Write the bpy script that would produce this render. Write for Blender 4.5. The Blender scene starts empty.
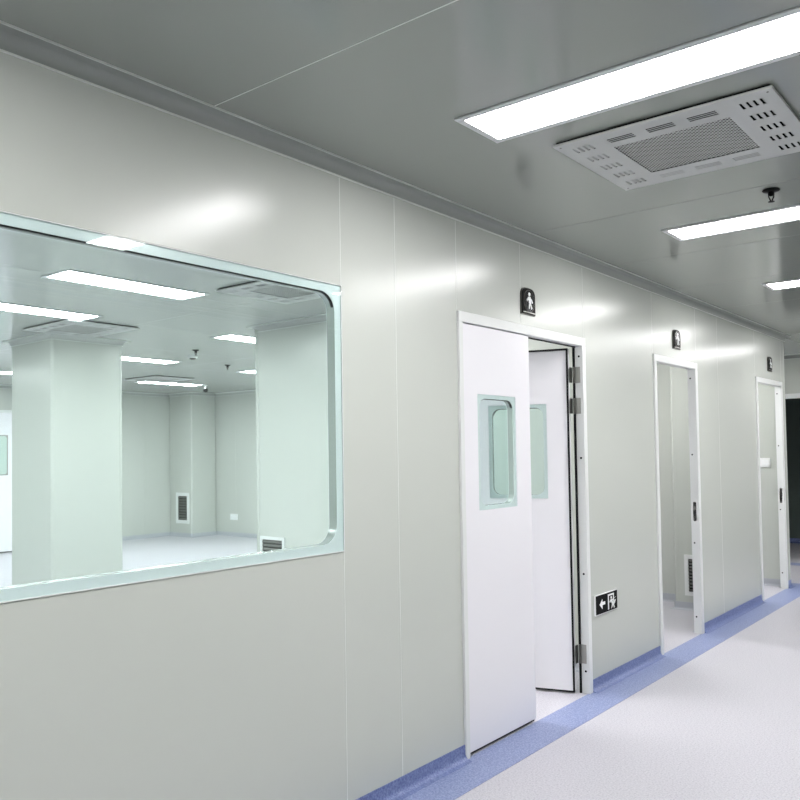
import bpy, bmesh, math, random
from mathutils import Vector, Matrix

random.seed(4)
S = bpy.context.scene
COL = S.collection
H = 2.585                       # ceiling height

# ------------------------------------------------------------------ camera
cd = bpy.data.cameras.new('camera')
cam = bpy.data.objects.new('camera', cd)
COL.objects.link(cam)
_r = Vector((0.77905, 0.62677, -0.01559)); _u = Vector((0.03226, -0.01524, 0.99936)); _f = Vector((-0.62613, 0.77905, 0.03209))
m = Matrix.Identity(4)
for i in range(3):
    m[i][0] = _r[i]; m[i][1] = _u[i]; m[i][2] = -_f[i]
m[0][3], m[1][3], m[2][3] = 2.2, 0.0, 1.4256
cam.matrix_world = m
cd.sensor_fit = 'HORIZONTAL'; cd.sensor_width = 36.0
cd.lens = 819.18 / 800 * 36.0
cd.shift_y = (427.68 - 400) / 800
cd.clip_start = 0.02
S.camera = cam

# ------------------------------------------------------------------ world and exposure
w = bpy.data.worlds.new('world'); S.world = w
w.use_nodes = True
w.node_tree.nodes['Background'].inputs[0].default_value = (0.02, 0.022, 0.022, 1)
w.node_tree.nodes['Background'].inputs[1].default_value = 1.0
S.view_settings.view_transform = 'Standard'
S.view_settings.look = 'None'
S.view_settings.gamma = 1.0
S.view_settings.use_curve_mapping = False
S.view_settings.exposure = 0.0
LAMP = 37.0                     # radiance of the ceiling light diffusers

# ------------------------------------------------------------------ materials
MATS = {}
def new_mat(name):
    mt = bpy.data.materials.new(name); mt.use_nodes = True
    MATS[name] = mt
    return mt, mt.node_tree.nodes, mt.node_tree.links, mt.node_tree.nodes['Principled BSDF']

def mat(name, col, rough=0.4, metal=0.0, spec=0.5, coat=0.0, coat_rough=0.1, noise=None, bump=None, emit=None):
    """noise = (scale, amount, second colour); bump = (scale, strength)"""
    mt, N, L, b = new_mat(name)
    b.inputs['Base Color'].default_value = (*col, 1)
    b.inputs['Roughness'].default_value = rough
    b.inputs['Metallic'].default_value = metal
    b.inputs['Specular IOR Level'].default_value = spec
    b.inputs['Coat Weight'].default_value = coat
    b.inputs['Coat Roughness'].default_value = coat_rough
    tc = None
    if noise or bump:
        tc = N.new('ShaderNodeTexCoord')
    if noise:
        n = N.new('ShaderNodeTexNoise'); n.inputs['Scale'].default_value = noise[0]; n.inputs['Detail'].default_value = 3
        L.new(tc.outputs['Object'], n.inputs['Vector'])
        rp = N.new('ShaderNodeValToRGB')
        rp.color_ramp.elements[0].position = 0.5 - noise[1]; rp.color_ramp.elements[0].color = (*col, 1)
        rp.color_ramp.elements[1].position = 0.5 + noise[1]; rp.color_ramp.elements[1].color = (*noise[2], 1)
        L.new(n.outputs['Fac'], rp.inputs['Fac']); L.new(rp.outputs['Color'], b.inputs['Base Color'])
    if bump:
        n = N.new('ShaderNodeTexNoise'); n.inputs['Scale'].default_value = bump[0]; n.inputs['Detail'].default_value = 2
        L.new(tc.outputs['Object'], n.inputs['Vector'])
        bp = N.new('ShaderNodeBump'); bp.inputs['Strength'].default_value = bump[1]; bp.inputs['Distance'].default_value = 0.002
        L.new(n.outputs['Fac'], bp.inputs['Height']); L.new(bp.outputs['Normal'], b.inputs['Normal'])
    if emit:
        b.inputs['Emission Color'].default_value = (*emit[0], 1)
        b.inputs['Emission Strength'].default_value = emit[1]
    return mt

def glass_mat(name, tint):
    mt, N, L, b = new_mat(name)
    N.remove(b)
    out = N['Material Output']
    tr = N.new('ShaderNodeBsdfTransparent'); tr.inputs[0].default_value = (*tint, 1)
    gl = N.new('ShaderNodeBsdfGlossy'); gl.inputs['Roughness'].default_value = 0.004
    gl.inputs['Color'].default_value = (0.95, 1.0, 0.98, 1)
    lw = N.new('ShaderNodeLayerWeight'); lw.inputs['Blend'].default_value = 0.5
    pw = N.new('ShaderNodeMath'); pw.operation = 'POWER'; pw.inputs[1].default_value = 5
    ml = N.new('ShaderNodeMath'); ml.operation = 'MULTIPLY_ADD'; ml.inputs[1].default_value = 0.96; ml.inputs[2].default_value = 0.028
    mx = N.new('ShaderNodeMixShader')
    L.new(lw.outputs['Facing'], pw.inputs[0]); L.new(pw.outputs[0], ml.inputs[0]); L.new(ml.outputs[0], mx.inputs['Fac'])
    L.new(tr.outputs[0], mx.inputs[1]); L.new(gl.outputs[0], mx.inputs[2]); L.new(mx.outputs[0], out.inputs['Surface'])
    return mt

def speckle_mat(name, base, dark, light, rough, spec=0.4):
    """vinyl sheet floor: fine chips of two tones in a base colour"""
    mt, N, L, b = new_mat(name)
    tc = N.new('ShaderNodeTexCoord')
    n1 = N.new('ShaderNodeTexNoise'); n1.inputs['Scale'].default_value = 120; n1.inputs['Detail'].default_value = 4; n1.inputs['Roughness'].default_value = 0.7
    n2 = N.new('ShaderNodeTexNoise'); n2.inputs['Scale'].default_value = 1.1; n2.inputs['Detail'].default_value = 2
    L.new(tc.outputs['Object'], n1.inputs['Vector']); L.new(tc.outputs['Object'], n2.inputs['Vector'])
    rp = N.new('ShaderNodeValToRGB')
    e = rp.color_ramp.elements
    e[0].position = 0.36; e[0].color = (*dark, 1)
    e[1].position = 0.66; e[1].color = (*light, 1)
    k = e.new(0.5); k.color = (*base, 1)
    L.new(n1.outputs['Fac'], rp.inputs['Fac']); L.new(rp.outputs['Color'], b.inputs['Base Color'])
    mr = N.new('ShaderNodeMapRange'); mr.inputs['To Min'].default_value = rough - 0.04; mr.inputs['To Max'].default_value = rough + 0.06
    L.new(n2.outputs['Fac'], mr.inputs['Value']); L.new(mr.outputs['Result'], b.inputs['Roughness'])
    b.inputs['Specular IOR Level'].default_value = spec
    bp = N.new('ShaderNodeBump'); bp.inputs['Strength'].default_value = 0.08; bp.inputs['Distance'].default_value = 0.001
    L.new(n1.outputs['Fac'], bp.inputs['Height']); L.new(bp.outputs['Normal'], b.inputs['Normal'])
    return mt

mat('wall', (0.515, 0.542, 0.498), 0.235, spec=0.42, noise=(0.6, 0.3, (0.54, 0.562, 0.525)), bump=(3.0, 0.01))
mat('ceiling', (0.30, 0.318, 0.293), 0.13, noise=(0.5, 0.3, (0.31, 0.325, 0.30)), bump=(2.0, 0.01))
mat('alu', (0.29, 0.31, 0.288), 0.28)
mat('alu_room_lit', (0.44, 0.46, 0.44), 0.28)  # cornice alu lightened, painting in the stronger light of the glazed room
mat('ceiling_room_lit', (0.48, 0.505, 0.485), 0.15, noise=(0.5, 0.3, (0.47, 0.485, 0.465)), bump=(2.0, 0.01))  # ceiling colour raised to carry the glazed room's extra brightness
mat('frosted', (0.50, 0.62, 0.57), 0.2)
mat('slat', (0.10, 0.10, 0.095), 0.35, metal=0.7)
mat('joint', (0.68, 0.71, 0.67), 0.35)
mat('door_white', (0.80, 0.79, 0.825), 0.35)
mat('frame_white', (0.73, 0.745, 0.735), 0.33)
mat('lamp_frame', (0.66, 0.67, 0.68), 0.4)
mat('unit_white', (0.50, 0.51, 0.50), 0.42)
mat('rubber', (0.006, 0.006, 0.007), 0.6, spec=0.2)
mat('black', (0.004, 0.0045, 0.0045), 0.5, spec=0.06)
mat('black_gloss', (0.004, 0.004, 0.005), 0.2, spec=0.12)
mat('steel_dark', (0.13, 0.13, 0.12), 0.35, metal=0.9)
mat('steel', (0.34, 0.34, 0.32), 0.3, metal=0.9)
mat('reveal', (0.50, 0.54, 0.52), 0.25, metal=0.5)
mat('border', (0.72, 0.77, 0.765), 0.2)
mat('white', (0.85, 0.86, 0.86), 0.4)
mat('plastic_white', (0.82, 0.83, 0.82), 0.35)
mat('diffuser', (0.9, 0.9, 0.9), 0.5, emit=((1.0, 0.985, 0.985), LAMP))
mat('diffuser_room', (0.9, 0.9, 0.9), 0.5, emit=((1.0, 0.99, 0.985), LAMP*1.18))
mat('shaded_wall', (0.09, 0.12, 0.108), 0.45)  # wall material darkened to stand for the lack of light beyond the opening
mat('skirting_grey', (0.42, 0.44, 0.48), 0.35)
mat('mesh_metal', (0.55, 0.56, 0.54), 0.4)
glass_mat('glass', (0.954, 0.987, 0.985))
speckle_mat('floor', (0.53, 0.52, 0.565), (0.38, 0.37, 0.42), (0.60, 0.59, 0.63), 0.33)
speckle_mat('blue', (0.24, 0.285, 0.475), (0.15, 0.19, 0.36), (0.35, 0.40, 0.595), 0.36)
speckle_mat('blue_skirting', (0.155, 0.195, 0.385), (0.09, 0.125, 0.29), (0.25, 0.30, 0.50), 0.36)

# ------------------------------------------------------------------ mesh helpers
class MB:
    def __init__(self):
        self.bm = bmesh.new()
    def poly(self, pts):
        return self.bm.faces.new([self.bm.verts.new(p) for p in pts])
    def box(self, x0, x1, y0, y1, z0, z1, bevel=0.0, seg=1):
        t = bmesh.new() if bevel else self.bm
        v = [t.verts.new(p) for p in ((x0,y0,z0),(x1,y0,z0),(x1,y1,z0),(x0,y1,z0),(x0,y0,z1),(x1,y0,z1),(x1,y1,z1),(x0,y1,z1))]
        for q in ((3,2,1,0),(4,5,6,7),(0,1,5,4),(1,2,6,5),(2,3,7,6),(3,0,4,7)):
            t.faces.new([v[i] for i in q])
        if bevel:
            bmesh.ops.bevel(t, geom=list(t.edges), offset=bevel, segments=seg, affect='EDGES', profile=0.5)
            self.merge(t)
        return self
    def merge(self, t, mtx=None):
        vm = {}
        for v in t.verts:
            vm[v] = self.bm.verts.new(mtx @ v.co if mtx else v.co)
        for f in t.faces:
            self.bm.faces.new([vm[v] for v in f.verts])
        t.free()
    def prism(self, pts, y0, y1):
        """polygon in local x,z pushed from y0 to y1"""
        a = [self.bm.verts.new((p[0], y0, p[1])) for p in pts]
        b = [self.bm.verts.new((p[0], y1, p[1])) for p in pts]
        self.bm.faces.new(a); self.bm.faces.new(b[::-1])
        n = len(pts)
        for i in range(n):
            self.bm.faces.new((a[i], b[i], b[(i+1) % n], a[(i+1) % n]))
        return self
    def ring(self, x0, x1, z0, z1, ix0, ix1, iz0, iz1, r, y0, y1, ro=0.0, n=8):
        """frame plate with a rounded opening, in local x,z, from y0 (front) to y1"""
        inner = rrect(ix0, ix1, iz0, iz1, r, n)
        if ro > 0:
            outer = rrect(x0, x1, z0, z1, ro, n)
        else:
            outer = []
            for c in ((x1, z1), (x0, z1), (x0, z0), (x1, z0)):
                outer += [c] * (n + 1)
        V = {}
        def vert(p, y):
            k = (round(p[0], 6), round(p[1], 6), y)
            if k not in V: V[k] = self.bm.verts.new((p[0], y, p[1]))
            return V[k]
        k = len(inner)
        def face(vs):
            u = []
            for v in vs:
                if v not in u: u.append(v)
            if len(u) > 2:
                try: self.bm.faces.new(u)
                except ValueError: pass
        for i in range(k):
            j = (i + 1) % k
            for y in (y0, y1):
                face((vert(outer[i], y), vert(outer[j], y), vert(inner[j], y), vert(inner[i], y)))
            face((vert(inner[i], y0), vert(inner[j], y0), vert(inner[j], y1), vert(inner[i], y1)))
            face((vert(outer[i], y0), vert(outer[j], y0), vert(outer[j], y1), vert(outer[i], y1)))
        return self
    def turned(self):
        """lay a plate drawn in x,z flat: (x, y, z) -> (x, z, y)"""
        for v in self.bm.verts: v.co = (v.co.x, v.co.z, v.co.y)
        return self
    def lathe(self, prof, seg=20, c=(0, 0, 0)):
        """profile of (radius, z) turned about the z axis"""
        rings = []
        for r, z in prof:
            rings.append([self.bm.verts.new((c[0] + r*math.cos(2*math.pi*i/seg), c[1] + r*math.sin(2*math.pi*i/seg), c[2] + z)) for i in range(seg)])
        for a, b in zip(rings, rings[1:]):
            for i in range(seg):
                self.bm.faces.new((a[i], a[(i+1) % seg], b[(i+1) % seg], b[i]))
        self.bm.faces.new(rings[0]); self.bm.faces.new(rings[-1][::-1])
        return self
    def cyl(self, p, q, r, seg=12):
        p, q = Vector(p), Vector(q)
        d = (q - p).normalized()
        a = d.orthogonal().normalized(); b = d.cross(a)
        A, B = [], []
        for i in range(seg):
            o = (a*math.cos(2*math.pi*i/seg) + b*math.sin(2*math.pi*i/seg))*r
            A.append(self.bm.verts.new(p+o)); B.append(self.bm.verts.new(q+o))
        for i in range(seg):
            self.bm.faces.new((A[i], A[(i+1) % seg], B[(i+1) % seg], B[i]))
        self.bm.faces.new(A[::-1]); self.bm.faces.new(B)
        return self
    def sweep(self, path, prof, closed=False):
        """profile of (offset to the left of the path, z) swept along x,y points with mitred corners"""
        n = len(path); rows = []
        P = [Vector(p) for p in path]
        for i in range(n):
            d1 = (P[i] - P[i-1]).normalized() if (closed or i > 0) else None
            d2 = (P[(i+1) % n] - P[i]).normalized() if (closed or i < n-1) else None
            d1 = d1 or d2; d2 = d2 or d1
            n1 = Vector((-d1.y, d1.x)); n2 = Vector((-d2.y, d2.x))
            mt_ = (n1 + n2) / (1 + n1.dot(n2))
            rows.append([self.bm.verts.new((P[i].x + mt_.x*o, P[i].y + mt_.y*o, z)) for o, z in prof])
        k = len(prof)
        for i in range(n if closed else n-1):
            a, b = rows[i], rows[(i+1) % n]
            for j in range(k):
                self.bm.faces.new((a[j], b[j], b[(j+1) % k], a[(j+1) % k]))
        if not closed:
            self.bm.faces.new(rows[0][::-1]); self.bm.faces.new(rows[-1])
        return self
    def mesh(self, name, material, smooth=None):
        bmesh.ops.recalc_face_normals(self.bm, faces=list(self.bm.faces))
        me = bpy.data.meshes.new(name)
        self.bm.to_mesh(me); self.bm.free()
        me.materials.append(MATS[material])
        if smooth:
            me.polygons.foreach_set('use_smooth', [True]*len(me.polygons))
            me.set_sharp_from_angle(angle=math.radians(smooth))
        return me
    def obj(self, name, material, parent=None, smooth=None):
        o = bpy.data.objects.new(name, self.mesh(name, material, smooth))
        COL.objects.link(o)
        if parent: o.parent = parent
        return o

def rrect(x0, x1, z0, z1, r, n=8):
    pts = []
    for cx, cz, a0 in ((x1-r, z1-r, 0), (x0+r, z1-r, 90), (x0+r, z0+r, 180), (x1-r, z0+r, 270)):
        for i in range(n+1):
            a = math.radians(a0 + 90*i/n)
            pts.append((cx + r*math.cos(a), cz + r*math.sin(a)))
    return pts

def root(name, loc=(0, 0, 0), rz=0.0):
    o = bpy.data.objects.new(name, None); COL.objects.link(o)
    o.empty_display_size = 0.1
    o.location = loc; o.rotation_euler = (0, 0, math.radians(rz))
    return o

def tag(o, label, cat, group=None, kind=None):
    o['label'] = label; o['category'] = cat
    if group: o['group'] = group
    if kind: o['kind'] = kind
    return o

def copy_tree(o, parent=None):
    c = o.copy(); COL.objects.link(c)
    if parent: c.parent = parent
    for ch in list(o.children):
        copy_tree(ch, c)
    return c

# ------------------------------------------------------------------ the setting: floor
XR, YB, YF = 3.0, -3.0, 11.0        # corridor: right wall, near end, far wall
WX, PY = -3.38, 4.90                # partition edge, partition face
RX, RYN, RYF = -10.5, -1.0, 9.6     # the glazed room
b = MB(); b.box(-10.7, 3.2, -3.2, 14.3, -0.12, 0.0)
floor = b.obj('floor', 'floor')
tag(floor, 'pale speckled grey vinyl floor', 'floor', kind='structure')
CORR = [(-4.2, 9.13), (0, 9.13), (0, YB), (XR, YB), (XR, YF), (-4.2, YF)]
b = MB(); b.sweep(CORR, [(0.0, -0.002), (0.0, 0.0015), (0.215, 0.0015), (0.215, -0.002)], True)
b.obj('border_strip', 'blue', floor)['label'] = 'speckled blue vinyl border strip along the corridor walls'

# skirting: coved blue sheet in the corridor, grey in the rooms
def cove_skirt(h, r=0.028, t=0.004):
    pr = [(0.0, h), (t, h)]
    for i in range(7):
        a = math.radians(90*i/6)
        pr.append((t + r - r*math.cos(a), 0.0035 + r - r*math.sin(a)))
    pr += [(t + r + 0.012, 0.0015), (t + r + 0.012, 0.0), (0.0, 0.0)]
    return pr
SK = cove_skirt(0.07)
def skirt(name, paths, material, label, closed=False, prof=SK):
    b = MB()
    for p in paths: b.sweep(p, prof, closed)
    return tag(b.obj(name, material, None, 35), label, 'skirting', kind='structure')
D1 = (3.18, 4.505); D2 = (5.575, 6.455); D3 = (8.06, 8.985)
skirt('baseboard_left', [[(0, D1[0]), (0, YB+0.05)], [(0, D2[0]), (0, D1[1])], [(0, D3[0]), (0, D2[1])], [(-4.2, 9.13), (0, 9.13), (0, D3[1])]], 'blue_skirting', 'blue coved skirting along the corridor wall with three doors')
skirt('baseboard_right', [[(0.05, YB), (XR, YB), (XR, YF), (1.2, YF)], [(-0.95, YF), (-4.2, YF)]], 'blue_skirting', 'blue coved skirting along the outer corridor walls')

# ------------------------------------------------------------------ walls built from sandwich panels
def panel_wall(name, label, axis, face, back, panels, material='wall', bev=0.0028):
    """axis 'x': wall plane at constant x with panels (y0,y1,z0,z1); axis 'y': constant y with panels (x0,x1,z0,z1)"""
    u0 = min(p[0] for p in panels); lo, hi = sorted((face, back))
    rt = root(name, (lo, u0, 0) if axis == 'x' else (u0, lo, 0))
    tag(rt, label, 'wall', kind='structure')
    for p in panels:
        b = MB()
        if axis == 'x': b.box(0, hi-lo, p[0]-u0, p[1]-u0, p[2], p[3], bev)
        else: b.box(p[0]-u0, p[1]-u0, 0, hi-lo, p[2], p[3], bev)
        b.obj('panel', material, rt)
    return rt

def cuts(a, c, step):
    n = max(1, round((c-a)/step)); d = (c-a)/n
    return [(a+d*i, a+d*(i+1), 0.0, H) for i in range(n)]

WIN = (0.15, 2.376, 1.047, 2.097)   # big window: y0, y1, z0, z1
DT = 2.1
pl = [(YB, -1.3, 0, H), (-1.3, WIN[0], 0, H), (WIN[0], WIN[1], 0, WIN[2]), (WIN[0], WIN[1], WIN[3], H),
      (WIN[1], 2.72, 0, H), (2.72, D1[0], 0, H), (D1[0], 3.773, DT, H), (3.773, D1[1], DT, H), (D1[1], D2[0], 0, H),
      (D2[0], D2[1], DT, H), (D2[1], 6.979, 0, H), (6.979, D3[0], 0, H), (D3[0], D3[1], DT, H), (D3[1], 9.13, 0, H)]
WL = panel_wall('wall_left', 'pale grey-green panel wall with the big window and three doorways', 'x', 0.0, -0.05, pl)
for y, z0, z1 in ((-1.3, 0.07, H-0.055), (WIN[0], 0.07, H-0.055), (WIN[1], 0.07, H-0.055), (2.72, 0.07, H-0.055), (D1[0], DT, H-0.055), (3.773, DT, H-0.055), (D1[1], DT, H-0.055),
                  (D2[0], DT, H-0.055), (D2[1], DT, H-0.055), (6.979, 0.07, H-0.055), (D3[0], DT, H-0.055), (D3[1], DT, H-0.055)):
    MB().box(0.0496, 0.0502, y-0.002-YB, y+0.002-YB, z0, z1).obj('joint_strip', 'joint', WL)
panel_wall('wall_right', 'pale panel wall across the corridor from the window', 'x', XR, XR+0.05, cuts(YB, YF, 1.16))
panel_wall('wall_near', 'pale panel wall closing the near end of the corridor', 'y', YB, YB-0.05, cuts(0.0, XR, 1.0))
panel_wall('wall_return', 'pale panel wall round the corner past the last door', 'y', 9.13, 9.08, cuts(-4.2, -0.05, 1.1))
panel_wall('wall_far', 'pale panel wall at the corridor end with a dark opening', 'y', YF, YF+0.05,
           [(-4.2, -2.6, 0, H), (-2.6, -0.95, 0, H), (-0.95, 1.2, 2.10, H), (1.2, XR, 0, H)])
panel_wall('wall_side', 'pale panel wall at the end of the turning', 'x', -4.2, -4.25, cuts(9.13, YF, 0.95))
# glazed room
panel_wall('wall_partition', 'pale partition wall with a low air grille seen through the window', 'y', PY, PY+0.05, cuts(WX, -0.05, 1.12))
panel_wall('wall_partition_end', 'pale wall running back from the partition corner', 'x', WX, WX+0.05, cuts(PY+0.05, RYF, 1.16))
panel_wall('wall_room_far', 'pale far wall of the glazed room', 'y', RYF, RYF+0.05, cuts(RX, WX+0.05, 1.15))
RD = (5.42, 6.36)                   # far room door
panel_wall('wall_room_side', 'pale side wall of the glazed room with a door', 'x', RX, RX-0.05,
           cuts(RYN, RD[0], 1.1) + [(RD[0], RD[1], 2.2, H)] + cuts(RD[1], RYF, 1.1))
panel_wall('wall_room_near', 'pale near wall of the glazed room', 'y', RYN, RYN-0.05, cuts(RX, -0.05, 1.16))
# the two small rooms behind the single doors
panel_wall('wall_store', 'pale wall inside the room behind the middle door', 'y', 7.65, 7.70, cuts(-3.35, -0.05, 1.1))
# dark space beyond the far opening
panel_wall('wall_beyond', 'wall of the unlit space beyond the far opening, shade put into its colour', 'y', 13.3, 13.35, cuts(-3.0, XR, 1.2), 'shaded_wall')
panel_wall('wall_beyond_side', 'side wall of the unlit space, shade put into its colour', 'x', -3.0, -3.05, cuts(YF+0.05, 13.3, 1.1), 'shaded_wall')
panel_wall('wall_beyond_right', 'right wall of the unlit space, shade put into its colour', 'x', XR, XR+0.05, cuts(YF+0.05, 13.3, 1.1), 'shaded_wall')

# return-air shafts and the column: panelled boxes with rounded corner profiles
def shaft(name, label, x0, x1, y0, y1, corners):
    rt = root(name, ((x0+x1)/2, (y0+y1)/2, 0))
    tag(rt, label, 'column', kind='structure')
    hx, hy = (x1-x0)/2, (y1-y0)/2
    MB().box(-hx+0.02, hx-0.02, -hy, -hy+0.02, 0, H, 0.002).obj('panel', 'wall', rt)
    MB().box(-hx+0.02, hx-0.02, hy-0.02, hy, 0, H, 0.002).obj('panel', 'wall', rt)
    MB().box(-hx, -hx+0.02, -hy+0.02, hy-0.02, 0, H, 0.002).obj('panel', 'wall', rt)
    MB().box(hx-0.02, hx, -hy+0.02, hy-0.02, 0, H, 0.002).obj('panel', 'wall', rt)
    for sx, sy in corners:
        b = MB()
        pts = []
        cx, cy, r = sx*(hx-0.026), sy*(hy-0.026), 0.029
        for i in range(9):
            a = math.atan2(sy, sx) + math.radians(-62 + 124*i/8)
            pts.append((cx + r*math.cos(a), cy + r*math.sin(a)))
        pts.append((cx - sx*0.004, cy - sy*0.004))
        A = [b.bm.verts.new((p[0], p[1], 0)) for p in pts]; B = [b.bm.verts.new((p[0], p[1], H)) for p in pts]
        for i in range(len(pts)):
            b.bm.faces.new((A[i], A[(i+1) % len(pts)], B[(i+1) % len(pts)], B[i]))
        b.bm.faces.new(A[::-1]); b.bm.faces.new(B)
        b.obj('corner_profile', 'wall', rt, 40)
    return rt
C1 = (-5.76, -4.99, 3.85, 4.58)
shaft('column', 'square pale panelled column standing in the glazed room', *C1, ((1, -1), (-1, -1), (1, 1), (-1, 1)))
RS = (-10.5, -9.85, 9.05, 9.6)
shaft('column', 'pale return-air shaft with a tall dark grille in the far room corner', *RS, ((1, -1),))
DS = (-0.53, -0.05, 7.3, 7.65)
shaft('column', 'pale return-air shaft with a grille behind the middle door', *DS, ((-1, -1),))
# bright corner profile on the partition's free corner
b = MB()
b.cyl((0, 0, 0), (0, 0, H), 0.024, 16)
o = b.obj('trim_1', 'wall', None, 40); o.location = (WX+0.012, PY+0.012, 0)
tag(o, 'rounded white corner profile on the free edge of the partition', 'trim', kind='structure')
b = MB(); b.cyl((0, 0, 0), (0, 0, H), 0.022, 16)
o = b.obj('trim_2', 'wall', None, 40); o.location = (-0.018, 9.112, 0)
tag(o, 'rounded corner profile where the corridor wall turns', 'trim', kind='structure')

# skirting of rooms
RP = [(-0.05, PY), (WX, PY), (WX, RYF), (RS[1], RYF), (RS[1], RS[2]), (RX, RS[2]), (RX, RD[1])]
def col_path(c): return [(c[0], c[2]), (c[0], c[3]), (c[1], c[3]), (c[1], c[2])]
SKR = cove_skirt(0.07, 0.02)
skirt('baseboard_room', [RP, [(RX, RD[0]), (RX, RYN), (-0.05, RYN), (-0.05, D1[0])], [(-0.05, D1[1]), (-0.05, PY)]], 'skirting_grey', 'grey skirting round the glazed room', prof=SKR)
skirt('baseboard_column', [col_path(C1)], 'skirting_grey', 'grey skirting round the square column', True, prof=SKR)
skirt('baseboard_store', [[(-0.05, D2[1]), (-0.05, DS[2]), (DS[0], DS[2]), (DS[0], 7.65), (-3.35, 7.65), (-3.35, PY+0.05), (-0.05, PY+0.05), (-0.05, D2[0])]], 'skirting_grey', 'grey skirting in the room behind the middle door', prof=SKR)
skirt('baseboard_closet', [[(-0.05, D3[1]), (-0.05, 9.08), (-3.35, 9.08), (-3.35, 7.70), (-0.05, 7.70), (-0.05, D3[0])]], 'skirting_grey', 'grey skirting in the room behind the last door', prof=SKR)
skirt('baseboard_beyond', [[(XR, 13.3), (-3.0, 13.3), (-3.0, YF+0.05)]], 'blue_skirting', 'blue skirting in the dark space beyond', prof=SK)

# ------------------------------------------------------------------ ceiling panels
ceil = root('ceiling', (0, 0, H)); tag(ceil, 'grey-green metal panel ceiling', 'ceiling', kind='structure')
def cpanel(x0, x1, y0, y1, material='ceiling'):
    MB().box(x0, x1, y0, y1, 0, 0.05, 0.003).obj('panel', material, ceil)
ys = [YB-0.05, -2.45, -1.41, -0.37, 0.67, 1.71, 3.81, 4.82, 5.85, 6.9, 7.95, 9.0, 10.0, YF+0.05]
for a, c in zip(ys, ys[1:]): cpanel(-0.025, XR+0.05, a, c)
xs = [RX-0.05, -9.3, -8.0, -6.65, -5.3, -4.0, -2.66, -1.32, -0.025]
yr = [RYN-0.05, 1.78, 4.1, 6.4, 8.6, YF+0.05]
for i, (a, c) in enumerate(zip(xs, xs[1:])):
    for d, e in zip(yr, yr[1:]): cpanel(a, c, d, e, 'ceiling_room_lit')
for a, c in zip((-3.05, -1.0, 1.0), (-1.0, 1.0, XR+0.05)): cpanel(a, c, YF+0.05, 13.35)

MB().box(0.06, XR-0.06, 1.7082, 1.7118, -0.0004, 0.002).obj('joint_strip', 'joint', ceil)  # pale strip painting the light reflected along this ceiling seam

# coved cornices between wall and ceiling
def cove_cornice(r=0.05, rv=0.044, lip=0.005, t=0.004):
    pr = [(0.0, H), (0.0, H-t-rv), (t, H-t-rv)]
    for i in range(9):
        a = math.radians(90*i/8)
        pr.append((t + r - r*math.cos(a), H - t - rv + rv*math.sin(a)))
    pr += [(t+r+lip, H-t), (t+r+lip, H)]
    return pr
CP = cove_cornice()
def cornice(name, path, label, material='alu'):
    b = MB(); b.sweep(path, CP, True)
    o = tag(b.obj(name, material, None, 30), label, 'cornice', kind='structure')
    b = MB(); b.sweep(path, [(0.0, H-0.053), (0.006, H-0.053), (0.006, H-0.048), (0.0, H-0.048)], True)
    b.obj('lower_lip', 'joint', o)
    b = MB(); b.sweep(path, [(0.057, H), (0.061, H), (0.061, H-0.006), (0.057, H-0.006)], True)
    b.obj('upper_lip', 'joint', o)
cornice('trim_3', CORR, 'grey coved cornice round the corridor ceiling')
cornice('trim_4', [(-0.05, RYN), (-0.05, PY), (WX, PY), (WX, RYF), (RS[1], RYF), (RS[1], RS[2]), (RX, RS[2]), (RX, RYN)], 'grey coved cornice round the glazed room ceiling', 'alu_room_lit')
cornice('trim_5', col_path(C1), 'grey coved cornice at the head of the square column', 'alu_room_lit')

# ------------------------------------------------------------------ the big window (local x = along the wall, front = -y)
def glazing(parent, x0, x1, z0, z1, bw, r, front, back, top_shade=0.004):
    """double glazed flush window: panes, printed borders, black strip for the shade at the top, reveal"""
    ix0, ix1, iz0, iz1 = x0+bw, x1-bw, z0+bw, z1-bw
    for s_, y in ((-1, front), (1, back)):
        g = MB(); g.box(x0, x1, min(y, y-s_*0.005), max(y, y-s_*0.005), z0, z1, 0.0006)
        g.obj('glass_pane', 'glass', parent)
        yi = y - s_*0.0055
        MB().ring(x0, x1, z0, z1, ix0, ix1, iz0, iz1, r, min(yi, yi-s_*0.002), max(yi, yi-s_*0.002)).obj('glass_border', 'border', parent)
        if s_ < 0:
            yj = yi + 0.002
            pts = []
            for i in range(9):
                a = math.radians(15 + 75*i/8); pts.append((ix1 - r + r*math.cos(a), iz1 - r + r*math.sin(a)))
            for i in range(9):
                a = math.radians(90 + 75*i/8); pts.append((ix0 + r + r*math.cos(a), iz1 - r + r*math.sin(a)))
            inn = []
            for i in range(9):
                a = math.radians(15 + 75*i/8); inn.append((ix1 - r + (r-top_shade)*math.cos(a), iz1 - r + (r-top_shade)*math.sin(a)))
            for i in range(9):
                a = math.radians(90 + 75*i/8); inn.append((ix0 + r + (r-top_shade)*math.cos(a), iz1 - r + (r-top_shade)*math.sin(a)))
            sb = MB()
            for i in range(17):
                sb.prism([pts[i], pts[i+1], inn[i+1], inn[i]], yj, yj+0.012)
            sb.obj('top_shade', 'rubber', parent)  # black strip round the top only, painting the shade inside the reveal
    MB().ring(x0+0.004, x1-0.004, z0+0.004, z1-0.004, ix0, ix1, iz0, iz1, r, front+0.0076, back-0.0076).obj('window_reveal', 'reveal', parent, 40)

w1 = root('window_1', (0, WIN[0], 0), 90)
tag(w1, 'large fixed window with rounded corners and green-tinted glass', 'window', kind='structure')
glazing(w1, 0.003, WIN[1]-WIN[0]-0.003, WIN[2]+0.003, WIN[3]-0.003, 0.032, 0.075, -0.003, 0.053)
MB().ring(0.0, WIN[1]-WIN[0], WIN[2], WIN[3], 0.003, WIN[1]-WIN[0]-0.003, WIN[2]+0.003, WIN[3]-0.003, 0.001, -0.004, 0.054).obj('window_frame', 'frame_white', w1)

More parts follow.
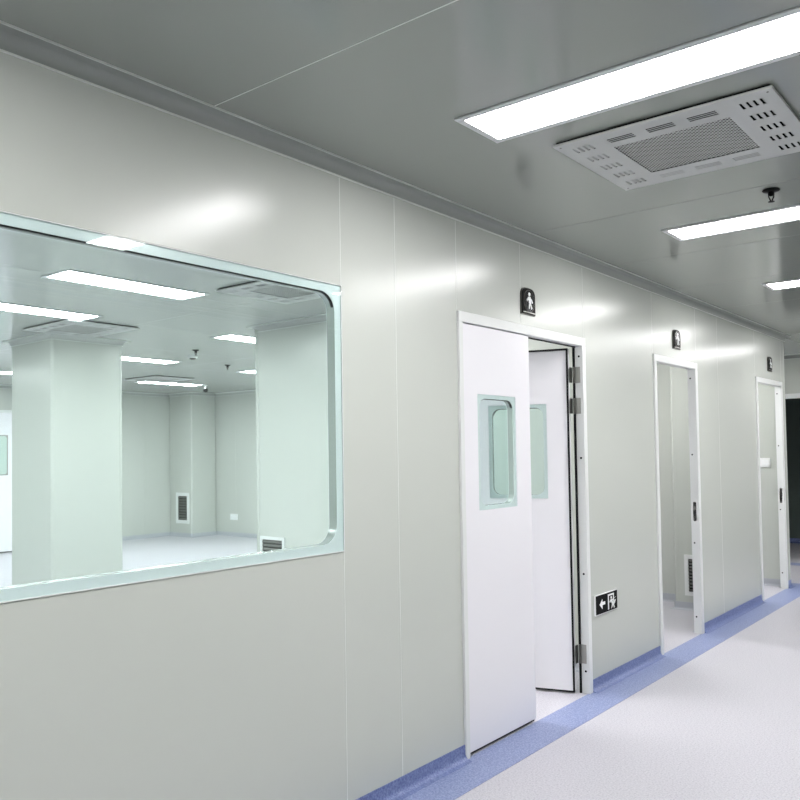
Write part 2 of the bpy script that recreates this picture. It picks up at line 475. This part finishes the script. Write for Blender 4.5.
# ------------------------------------------------------------------ doors
def door_leaf(parent, W, z0, z1, win, loc, rz, frosted=False, bw=0.020):
    """leaf with hinge line at local x = 0, width along +x, front -y"""
    t = 0.042
    lf = MB()
    if win:
        lf.ring(0, W, z0+0.012, z1, *win, 0.002, 0, t)
    else:
        lf.box(0, W, 0, t, z0+0.012, z1, 0.002)
    o = lf.obj('door_leaf', 'door_white', parent)
    o.location = loc; o.rotation_euler = (0, 0, math.radians(rz))
    MB().box(0.004, W-0.004, 0.008, t-0.008, z0, z0+0.012).obj('bottom_gasket', 'rubber', o)
    g = MB()
    g.box(0.0, 0.011, t, t+0.008, z0+0.01, z1-0.001); g.box(0.011, W-0.006, t, t+0.008, z1-0.012, z1-0.001)
    g.obj('edge_gasket', 'rubber', o)
    if win and frosted:
        MB().box(win[0]+0.012, win[1]-0.012, 0.004, t-0.004, win[2]+0.012, win[3]-0.012, 0.001).obj('glass_pane', 'frosted', o)
        MB().ring(win[0]+0.001, win[1]-0.001, win[2]+0.001, win[3]-0.001, win[0]+0.018, win[1]-0.018, win[2]+0.018, win[3]-0.018, 0.04, -0.002, 0.005).obj('glass_border', 'steel', o)
    elif win:
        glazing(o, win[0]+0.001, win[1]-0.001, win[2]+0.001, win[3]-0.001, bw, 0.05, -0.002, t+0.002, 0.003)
    return o

def door_frame(rt, W, fl, fr, ft, depth=0.052):
    """jambs and head round an opening 0..W wide and DT high; front proud of the wall by 12 mm"""
    MB().box(0, fl, -0.012, depth, 0, DT-ft, 0.002).obj('jamb', 'frame_white', rt)
    MB().box(W-fr, W, -0.012, depth, 0, DT-ft, 0.002).obj('jamb', 'frame_white', rt)
    MB().box(0, W, -0.012, depth, DT-ft, DT, 0.002).obj('frame_head', 'frame_white', rt)

def hinge(rt, x, y, z0, z1):
    """hinge on the jamb face: two plates and a knuckle pin"""
    hz = MB()
    hz.box(x-0.004, x+0.001, y-0.034, y, z0, z1, 0.001)
    h = hz.obj('hinge', 'steel', rt)
    MB().box(x-0.040, x-0.010, y+0.013, y+0.018, z0+0.002, z1-0.002, 0.001).obj('leaf_plate', 'steel_dark', h)
    MB().cyl((x-0.008, y+0.004, z0), (x-0.008, y+0.004, z1), 0.007).obj('knuckle', 'steel_dark', h)

def screw(rt, x, y, z):
    MB().cyl((x-0.0015, y, z), (x+0.001, y, z), 0.0065, 10).obj('screw_hole', 'black', rt)

# door 1: a pair, far leaf swung open into the room
W1 = D1[1]-D1[0]
d1 = root('door_1', (0, D1[0], 0), 90)
tag(d1, 'white double door with glazed leaves, one leaf swung open', 'door', kind='structure')
door_frame(d1, W1, 0.032, 0.042, 0.05, 0.040)
MB().box(W1-0.048, W1-0.004, 0.040, 0.052, 0, DT-0.05).obj('jamb_dark_gap', 'rubber', d1)  # black strip painting the dark gap between open leaf and jamb
door_leaf(d1, 0.632, 0.006, 2.046, (0.127, 0.484, 1.145, 1.713), (0.035, 0.0, 0), 0)
door_leaf(d1, 0.610, 0.006, 2.040, (0.135, 0.495, 1.145, 1.713), (W1-0.046, 0.074, 0), 107)
for z0, z1 in ((1.832, 1.928), (1.648, 1.742), (0.175, 0.285)):
    hinge(d1, W1-0.042, 0.040, z0, z1)
for z in (1.99, 1.385, 0.70, 0.13):
    screw(d1, W1-0.042, 0.012, z)
MB().box(0.032, W1-0.05, 0.030, 0.040, DT-0.056, DT-0.05).obj('head_gasket', 'rubber', d1)

def single_door(n, D, label, zs):
    W = D[1]-D[0]
    d = root('door_%d' % n, (0, D[0], 0), 90); tag(d, label, 'door', kind='structure')
    door_frame(d, W, 0.045, 0.05, 0.048)
    door_leaf(d, W-0.1, 0.006, 2.046, (0.25, 0.6, 1.145, 1.713), (0.06, 0.09, 0), 93)
    b = MB(); b.prism(rrect(-0.012, 0.012, 0.868, 1.018, 0.008, 4), 0, 0.003)
    s = b.obj('strike_plate', 'black_gloss', d); s.location = (W-0.05, 0.022, 0); s.rotation_euler = (0, 0, math.radians(-90))
    MB().box(-0.007, 0.007, -0.002, 0.001, 0.955, 0.985).obj('latch_slot', 'steel', s)
    MB().box(-0.006, 0.006, -0.002, 0.001, 0.89, 0.92).obj('bolt_slot', 'steel_dark', s)
    for z in zs: screw(d, W-0.05, 0.03, z)
single_door(2, D2, 'white framed middle doorway standing open between the sign and the end door', (1.98, 1.385, 0.70, 0.13))
single_door(3, D3, 'white framed last doorway standing open at the wall corner', (1.98, 1.45, 0.80, 0.16))

# door in the far side wall of the glazed room (faces +x)
d4 = root('door_4', (RX, RD[0], 0), 90)
tag(d4, 'closed grey-white door with a small window beyond the column', 'door', kind='structure')
Wd = RD[1]-RD[0]
MB().box(0, 0.04, -0.012, 0.05, 0, 2.16, 0.002).obj('jamb', 'frame_white', d4)
MB().box(Wd-0.04, Wd, -0.012, 0.05, 0, 2.16, 0.002).obj('jamb', 'frame_white', d4)
MB().box(0, Wd, -0.012, 0.05, 2.16, 2.2, 0.002).obj('frame_head', 'frame_white', d4)
door_leaf(d4, Wd-0.086, 0.006, 2.155, (0.25, 0.63, 1.19, 1.815), (0.043, 0.0, 0), 0, True)
MB().box(0.80, 0.83, -0.05, -0.001, 0.98, 1.02, 0.004).obj('handle', 'steel_dark', d4)
MB().box(0, Wd, 0.06, 0.10, 0, 2.2).obj('back_board', 'wall', d4)

# white lining of the opening at the corridor end
d5 = root('door_5', (0.125, YF, 0))
tag(d5, 'white lined opening into the dark space at the corridor end', 'door', kind='structure')
MB().box(-1.075, 1.075, -0.01, 0.06, 2.04, 2.10, 0.003).obj('frame_head', 'frame_white', d5)
MB().box(-1.075, -1.02, -0.01, 0.06, 0, 2.04, 0.003).obj('jamb', 'frame_white', d5)
MB().box(1.02, 1.075, -0.01, 0.06, 0, 2.04, 0.003).obj('jamb', 'frame_white', d5)

# ------------------------------------------------------------------ ceiling lights
def make_light(name, LX, LY, glow):
    rt = root(name)
    fr = 0.027
    b = MB()
    b.box(-LX/2, LX/2, -LY/2, -LY/2+fr, -0.006, 0, 0.0015); b.box(-LX/2, LX/2, LY/2-fr, LY/2, -0.006, 0, 0.0015)
    b.box(-LX/2, -LX/2+fr, -LY/2+fr, LY/2-fr, -0.006, 0, 0.0015); b.box(LX/2-fr, LX/2, -LY/2+fr, LY/2-fr, -0.006, 0, 0.0015)
    b.obj('lamp_frame', 'lamp_frame', rt)
    MB().box(-LX/2+fr, LX/2-fr, -LY/2+fr, LY/2-fr, -0.0045, -0.001).obj('diffuser', glow, rt)
    return rt
lc = make_light('ceiling_light', 1.25, 0.28, 'diffuser')
lr = make_light('ceiling_light', 1.08, 0.32, 'diffuser_room')
CL = [(2.455, 'long white ceiling light panel beside the vented ceiling unit'),
      (4.355, 'long white ceiling light panel next to the corridor sprinkler'),
      (6.225, 'white ceiling light panel between the middle and last doorways'),
      (0.56, 'white ceiling light panel in front of the big window'),
      (-1.35, 'white ceiling light panel at the near end of the corridor'),
      (8.11, 'white ceiling light panel in front of the last doorway'),
      (10.0, 'white ceiling light panel before the dark opening')]
for i, (y, lab) in enumerate(CL):
    o = lc if i == 0 else copy_tree(lc)
    o.location = (1.225, y, H)
    tag(o, lab, 'light', 'corridor ceiling lights')
RL = [(-2.63, 3.14, 'room light panel just inside the big window'), (-3.97, 3.12, 'room light panel in front of the square column'),
      (-4.02, 5.56, 'room light panel beside the partition corner'), (-6.2, 5.52, 'room light panel behind the square column'),
      (-8.61, 7.73, 'room light panel near the far corner shaft'), (-8.64, 4.78, 'room light panel near the far room door'),
      (-6.36, 7.85, 'room light panel near the far room wall'),
      (-2.63, 0.6, 'added unseen light panel near the near wall of the glazed room'), (-3.97, 0.6, 'second added unseen light panel near the near wall'),  # out of view from here on: panels added to light the room
      (-6.2, 2.3, 'added unseen light panel left of the square column'), (-8.6, 2.0, 'added unseen light panel along the side wall'), (-6.2, 0.0, 'added unseen light panel in the near room corner'),
      (-8.6, 6.0, 'added light panel hidden behind the square column'), (-5.2, 8.8, 'added unseen light panel brightening the far wall'),  # added behind column and partition to brighten the far wall
      (-1.3, 3.9, 'added unseen light panel just behind the double door'), (-4.4, 8.0, 'added unseen light panel at the back beside the partition end')]
for i, (x, y, lab) in enumerate(RL):
    o = lr if i == 0 else copy_tree(lr)
    o.location = (x, y, H); o.rotation_euler = (0, 0, math.radians(90))
    tag(o, lab, 'light', 'ceiling lights of the glazed room')
for x, y, lab in ((-1.2, 6.5, 'ceiling light panel in the room behind the middle door'), (-1.2, 8.4, 'ceiling light panel in the room behind the last door'), (-2.0, 10.05, 'ceiling light panel in the turning of the corridor')):
    o = copy_tree(lr); o.location = (x, y, H); o.rotation_euler = (0, 0, 0)
    tag(o, lab, 'light', 'ceiling lights of the side rooms')

# ------------------------------------------------------------------ vented ceiling units
def make_unit():
    rt = root('ceiling_air_unit')
    X, Y, Z = 0.388, 0.335, -0.017      # half sizes and drop of the face plate
    tk = 0.007
    holes, flaps = [], []
    for sx in (-1, 1):                  # short slots at both ends: five groups of four
        for g in range(5):
            cy = -0.245 + g*0.1225
            for k in range(4):
                cx = sx*(0.272 + k*0.0215)
                holes.append((cx-0.005, cx+0.005, cy-0.027, cy+0.027))
                flaps.append(('x', sx, cx, cy))
    for sy in (-1, 1):                  # long slots on both sides: three groups of three
        for g in (-1, 0, 1):
            for k in range(3):
                cx, cy = g*0.147 - 0.005, sy*(0.238 + k*0.0155)
                holes.append((cx-0.049, cx+0.049, cy-0.0050, cy+0.0050))
                flaps.append(('y', sy, cx, cy))
    mesh = (-0.2125, 0.2125, -0.185, 0.185)
    hs = holes + [mesh]
    xs_ = sorted({round(v, 5) for h in hs for v in h[:2]} | {-X, X}); ys_ = sorted({round(v, 5) for h in hs for v in h[2:]} | {-Y, Y})
    tk = 0.0015
    b = MB(); V = {}
    def v(i, j, z):
        if (i, j, z) not in V: V[(i, j, z)] = b.bm.verts.new((xs_[i], ys_[j], z))
        return V[(i, j, z)]
    nx, ny = len(xs_)-1, len(ys_)-1
    solid = [[True]*ny for _ in range(nx)]
    for i in range(nx):
        for j in range(ny):
            cx, cy = (xs_[i]+xs_[i+1])/2, (ys_[j]+ys_[j+1])/2
            solid[i][j] = not any(h[0] < cx < h[1] and h[2] < cy < h[3] for h in hs)
    for i in range(nx):
        for j in range(ny):
            if not solid[i][j]: continue
            b.bm.faces.new((v(i, j, Z), v(i+1, j, Z), v(i+1, j+1, Z), v(i, j+1, Z)))
            b.bm.faces.new((v(i, j, Z+tk), v(i+1, j, Z+tk), v(i+1, j+1, Z+tk), v(i, j+1, Z+tk)))
            for (di, dj, p, q) in ((-1, 0, (i, j), (i, j+1)), (1, 0, (i+1, j), (i+1, j+1)), (0, -1, (i, j), (i+1, j)), (0, 1, (i, j+1), (i+1, j+1))):
                a, c = i+di, j+dj
                if 0 <= a < nx and 0 <= c < ny and solid[a][c]: continue
                b.bm.faces.new((v(*p, Z), v(*q, Z), v(*q, Z+tk), v(*p, Z+tk)))
    b.obj('face_plate', 'unit_white', rt)
    MB().ring(-X, X, -Y, Y, -X+0.003, X-0.003, -Y+0.003, Y-0.003, 0.001, 0, 0.008, n=1).turned().obj('plate_rim', 'unit_white', rt).location = (0, 0, Z)
    banks = {}                          # blades slanting up into the casing, throwing the air outwards
    for ax, sg, cx, cy in flaps:
        key = (ax, sg, round(cy, 4)) if ax == 'x' else (ax, sg, round(cx, 4))
        banks.setdefault(key, []).append((ax, sg, cx, cy))
    for key, fl in banks.items():
        if key[:2] == ('y', -1): continue
        b = MB()
        for ax, sg, cx, cy in fl:
            if ax == 'x':
                hb = 0.010
                o_, i_ = cx + sg*0.0052, cx - sg*0.0040
                pts = [(o_, cy-0.0275, Z+0.001), (o_, cy+0.0275, Z+0.001), (i_, cy+0.0275, Z+hb), (i_, cy-0.0275, Z+hb)]
            else:
                hb = 0.010
                o_, i_ = cy + sg*0.0043, cy + sg*0.001 if sg < 0 else cy - 0.0065
                pts = [(cx-0.0495, o_, Z+0.001), (cx+0.0495, o_, Z+0.001), (cx+0.0495, i_, Z+hb), (cx-0.0495, i_, Z+hb)]
            A = [b.bm.verts.new(p) for p in pts]; B = [b.bm.verts.new((p[0], p[1], p[2]+0.0012)) for p in pts]
            b.bm.faces.new(A); b.bm.faces.new(B[::-1])
            for i in range(4): b.bm.faces.new((A[i], B[i], B[(i+1) % 4], A[(i+1) % 4]))
        o_ = b.obj('louvre_bank', 'unit_white', rt); o_['kind'] = 'stuff'
    b = MB()                            # woven centre grille: crossing diagonal wires
    mx, my = 0.2125, 0.185
    p = 0.0185
    for sgn in (1, -1):
        k = -mx - my
        while k < mx + my:
            # line x = k + sgn*y clipped to the opening
            ya, yb = -my, my
            lo = max(ya, min((-mx-k)*sgn, (mx-k)*sgn)); hi = min(yb, max((-mx-k)*sgn, (mx-k)*sgn))
            if hi - lo > 0.004:
                z = Z + 0.003 + (0.0012 if sgn > 0 else 0)
                a = Vector((k + sgn*lo, lo, z)); c = Vector((k + sgn*hi, hi, z))
                n = Vector((1, -sgn, 0)).normalized()*0.0021
                q = [a+n, c+n, c-n, a-n]
                A = [b.bm.verts.new(v_) for v_ in q]; B = [b.bm.verts.new(v_ + Vector((0, 0, 0.0012))) for v_ in q]
                b.bm.faces.new(A); b.bm.faces.new(B[::-1])
                for i in range(4): b.bm.faces.new((A[i], B[i], B[(i+1) % 4], A[(i+1) % 4]))
            k += p
    g = b.obj('centre_grille', 'mesh_metal', rt); g['kind'] = 'stuff'; g['label'] = 'fine diagonal metal mesh'
    MB().box(-X+0.010, X-0.010, -Y+0.010, Y-0.010, Z+0.009, 0).obj('dark_casing', 'black', rt)
    for sx in (-1, 1):
        for sy in (-1, 1):
            MB().cyl((sx*(X-0.02), sy*(Y-0.025), Z-0.001), (sx*(X-0.02), sy*(Y-0.025), Z+0.02), 0.004, 8).obj('screw', 'steel_dark', rt)
    return rt
unit = make_unit()
UN = [((1.14, 3.08), 'vented white ceiling unit with mesh centre above the corridor'), ((-4.5, 3.86), 'vented ceiling unit in front of the square column in the room'),
      ((-8.03, 7.13), 'vented ceiling unit near the far corner shaft'), ((-1.92, 3.93), 'vented ceiling unit behind the upper window corner')]
for i, ((x, y), lab) in enumerate(UN):
    o = unit if i == 0 else copy_tree(unit)
    o.location = (x, y, H); tag(o, lab, 'air unit', 'vented ceiling units')

# ------------------------------------------------------------------ sprinklers and small ceiling devices
def make_sprinkler():
    rt = root('sprinkler')
    MB().lathe([(0.012, 0), (0.036, -0.001), (0.038, -0.004), (0.034, -0.008), (0.014, -0.012)], 24).obj('escutcheon', 'black', rt, 40)
    MB().lathe([(0.013, -0.010), (0.013, -0.02), (0.009, -0.026), (0.006, -0.03)], 14).obj('body', 'black', rt, 40)
    for s_ in (-1, 1):
        b = MB(); b.cyl((s_*0.012, 0, -0.018), (s_*0.011, 0, -0.034), 0.0025, 8); b.cyl((s_*0.011, 0, -0.034), (s_*0.002, 0, -0.052), 0.0025, 8)
        b.obj('frame_arm', 'black', rt)
    MB().cyl((0, 0, -0.028), (0, 0, -0.05), 0.0018, 8).obj('bulb', 'steel', rt)
    b = MB(); b.lathe([(0.004, -0.050), (0.014, -0.054), (0.014, -0.056), (0.003, -0.057)], 14)
    b.obj('deflector', 'black', rt)
    return rt
sp = make_sprinkler()
for i, (x, y, lab) in enumerate(((1.23, 3.89, 'black sprinkler head hanging from the corridor ceiling'), (-5.05, 5.51, 'black sprinkler head on the room ceiling beside a ceiling unit'), (-5.97, 6.7, 'black sprinkler head deeper in the room'))):
    o = sp if i == 0 else copy_tree(sp)
    o.location = (x, y, H); o.rotation_euler = (0, 0, math.radians(35)); tag(o, lab, 'sprinkler', 'ceiling sprinklers')
def make_detector():
    rt = root('smoke_detector')
    MB().lathe([(0.055, 0), (0.055, -0.012), (0.048, -0.02)], 20).obj('base', 'plastic_white', rt, 40)
    MB().lathe([(0.036, -0.02), (0.036, -0.028), (0.028, -0.036), (0.012, -0.04)], 20).obj('sensor_cap', 'steel_dark', rt, 40)
    return rt
det = make_detector(); det.location = (-5.55, 5.85, H)
tag(det, 'small round smoke detector on the room ceiling', 'detector')

# small camera-like device at the end of a far light
rt = root('ceiling_camera', (-8.5, 8.32, H)); tag(rt, 'small dark camera hanging near the far room light', 'camera')
MB().lathe([(0.03, 0), (0.03, -0.015), (0.012, -0.02), (0.012, -0.06)], 16).obj('mount', 'plastic_white', rt, 40)
MB().lathe([(0.012, -0.055), (0.035, -0.06), (0.04, -0.085), (0.03, -0.11), (0.01, -0.12)], 16).obj('dome', 'black_gloss', rt, 40)

# ------------------------------------------------------------------ return-air grilles (front = -y)
def grille(name, label, loc, rz, W, Hh, n, fr=0.028):
    rt = root(name, loc, rz); tag(rt, label, 'air grille')
    b = MB()
    b.ring(0, W, 0, Hh, fr, W-fr, fr, Hh-fr, 0.001, -0.012, 0, n=1)
    b.obj('grille_frame', 'frame_white', rt)
    MB().box(fr-0.002, W-fr+0.002, -0.0015, -0.0003, fr-0.002, Hh-fr+0.002).obj('dark_backing', 'black', rt)
    p = (Hh-2*fr)/n
    for i in range(n):
        z = fr + p*(i+0.5)
        s_ = MB()
        A = [(fr, -0.011, z-p*0.28), (W-fr, -0.011, z-p*0.28), (W-fr, -0.002, z+p*0.26), (fr, -0.002, z+p*0.26)]
        B = [(q[0], q[1], q[2]+0.002) for q in A]
        a = [s_.bm.verts.new(q) for q in A]; c = [s_.bm.verts.new(q) for q in B]
        s_.bm.faces.new(a); s_.bm.faces.new(c[::-1])
        for k in range(4): s_.bm.faces.new((a[k], c[k], c[(k+1) % 4], a[(k+1) % 4]))
        s_.obj('slat', 'slat', rt)
    return rt
grille('air_grille', 'air grille with white frame low on the partition wall', (-3.34, PY, 0.43), 0, 0.31, 0.29, 7)
grille('air_grille', 'tall dark air grille on the far corner shaft', (-10.30, RS[2], 0.24), 0, 0.38, 0.55, 9, 0.06)
grille('air_grille', 'air grille low on the shaft behind the middle door', (-0.435, DS[2], 0.13), 0, 0.33, 0.36, 10, 0.035)

# ------------------------------------------------------------------ signs on the corridor wall (front -y, turned to face +x)
def emblem(loc, label):
    """black arched plate with a raised oval and a white figure"""
    rt = root('door_sign', loc, 90); tag(rt, label, 'sign', 'oval signs above the corridor doors')
    w2, h2 = 0.072, 0.073
    def arch(s_):
        a, c = w2*s_, h2*s_
        pts = [(-a, -c), (a, -c)]
        for i in range(13):
            t = math.radians(180*i/12)
            pts.append((a*math.copysign(abs(math.cos(t))**0.55, math.cos(t)), c*0.35 + c*0.65*math.sin(t)**0.8))
        return pts
    MB().prism(arch(1.0), -0.008, 0).obj('rim', 'steel_dark', rt)
    MB().prism(arch(0.94), -0.012, -0.007).obj('plate', 'black', rt)
    ov = [(0.052*math.cos(2*math.pi*i/24), 0.058*math.sin(2*math.pi*i/24)) for i in range(24)]
    rg = [(0.056*math.cos(2*math.pi*i/24), 0.061*math.sin(2*math.pi*i/24)) for i in range(24)]
    MB().prism(rg, -0.0145, -0.011).obj('oval_rim', 'steel_dark', rt)
    MB().prism(ov, -0.016, -0.011).obj('oval', 'black_gloss', rt)
    b = MB()
    b.prism([(0.010*math.cos(2*math.pi*i/12) - 0.004, 0.036 + 0.011*math.sin(2*math.pi*i/12)) for i in range(12)], -0.018, -0.0155)
    b.prism([(-0.018, 0.022), (0.008, 0.024), (0.016, 0.004), (0.014, -0.016), (-0.006, -0.014), (-0.010, 0.0), (-0.024, 0.006), (-0.030, 0.0), (-0.022, -0.008)][:6], -0.018, -0.0155)
    b.prism([(-0.018, 0.020), (-0.012, 0.008), (-0.026, -0.004), (-0.032, 0.004)], -0.018, -0.0155)
    b.prism([(-0.007, -0.016), (0.003, -0.016), (-0.002, -0.042), (-0.012, -0.040)], -0.018, -0.0155)
    b.prism([(0.005, -0.017), (0.014, -0.017), (0.026, -0.036), (0.016, -0.044)], -0.018, -0.0155)
    b.prism([(0.016, 0.014), (0.022, 0.010), (0.032, -0.006), (0.026, -0.010)], -0.018, -0.0155)
    b.obj('figure', 'white', rt)
    MB().box(-0.062, 0.064, -0.0155, -0.011, -0.064, -0.059).obj('lower_line', 'steel', rt)
    return rt
emblem((0, 3.842, 2.232), 'black oval sign above the double door')
emblem((0, 6.03, 2.245), 'black oval sign above the middle doorway')
emblem((0, 8.555, 2.255), 'black oval sign above the last doorway')

ex = root('exit_sign', (0, 4.718, 0.498), 90)
tag(ex, 'black exit sign with white arrow and running figure low beside the double door', 'sign')
MB().box(-0.155, 0.155, -0.010, 0, -0.061, 0.061, 0.002).obj('rim', 'white', ex)
MB().box(-0.149, 0.149, -0.013, -0.009, -0.056, 0.056, 0.001).obj('plate', 'black', ex)
MB().prism([(-0.105, 0.0), (-0.068, 0.030), (-0.068, 0.012), (-0.030, 0.012), (-0.030, -0.006), (-0.068, -0.006), (-0.068, -0.030)], -0.015, -0.0125).obj('arrow', 'white', ex)
b = MB()
b.box(0.012, 0.024, -0.015, -0.0125, -0.046, 0.046); b.box(0.024, 0.096, -0.015, -0.0125, 0.036, 0.046); b.box(0.086, 0.096, -0.015, -0.0125, -0.008, 0.036)
b.obj('doorway_mark', 'white', ex)
b = MB()
b.prism([(0.058 + 0.009*math.cos(2*math.pi*i/12), 0.022 + 0.009*math.sin(2*math.pi*i/12)) for i in range(12)], -0.015, -0.0125)
b.prism([(0.050, 0.012), (0.070, 0.010), (0.084, -0.014), (0.070, -0.020), (0.058, -0.006)], -0.015, -0.0125)
b.prism([(0.050, 0.012), (0.054, 0.003), (0.040, -0.008), (0.034, -0.001)], -0.015, -0.0125)
b.prism([(0.072, 0.010), (0.078, 0.003), (0.098, 0.012), (0.122, 0.018), (0.120, 0.008), (0.100, 0.002)][:4], -0.015, -0.0125)
b.prism([(0.070, -0.016), (0.082, -0.014), (0.076, -0.034), (0.058, -0.046), (0.052, -0.039), (0.066, -0.030)][:4], -0.015, -0.0125)
b.prism([(0.078, -0.016), (0.086, -0.012), (0.116, 0.004), (0.120, -0.004), (0.096, -0.026), (0.106, -0.044), (0.096, -0.046)], -0.015, -0.0125)
b.obj('running_figure', 'white', ex)

# ------------------------------------------------------------------ switches
def switch(name, loc, label, cat, W=0.10, Hh=0.10):
    rt = root(name, loc); tag(rt, label, cat)
    MB().box(-W/2, W/2, -0.010, 0, -Hh/2, Hh/2, 0.003, 2).obj('plate', 'plastic_white', rt)
    MB().box(-W*0.36, -0.002, -0.014, -0.009, -Hh*0.32, Hh*0.32, 0.002).obj('rocker', 'white', rt)
    MB().box(0.002, W*0.36, -0.014, -0.009, -Hh*0.32, Hh*0.32, 0.002).obj('rocker', 'white', rt)
switch('light_switch', (-0.20, 9.08, 1.275), 'white light switch on the wall behind the last doorway', 'switch')
switch('wall_socket', (-9.36, RYF, 0.345), 'white socket plate low on the far room wall', 'socket', 0.20, 0.11)
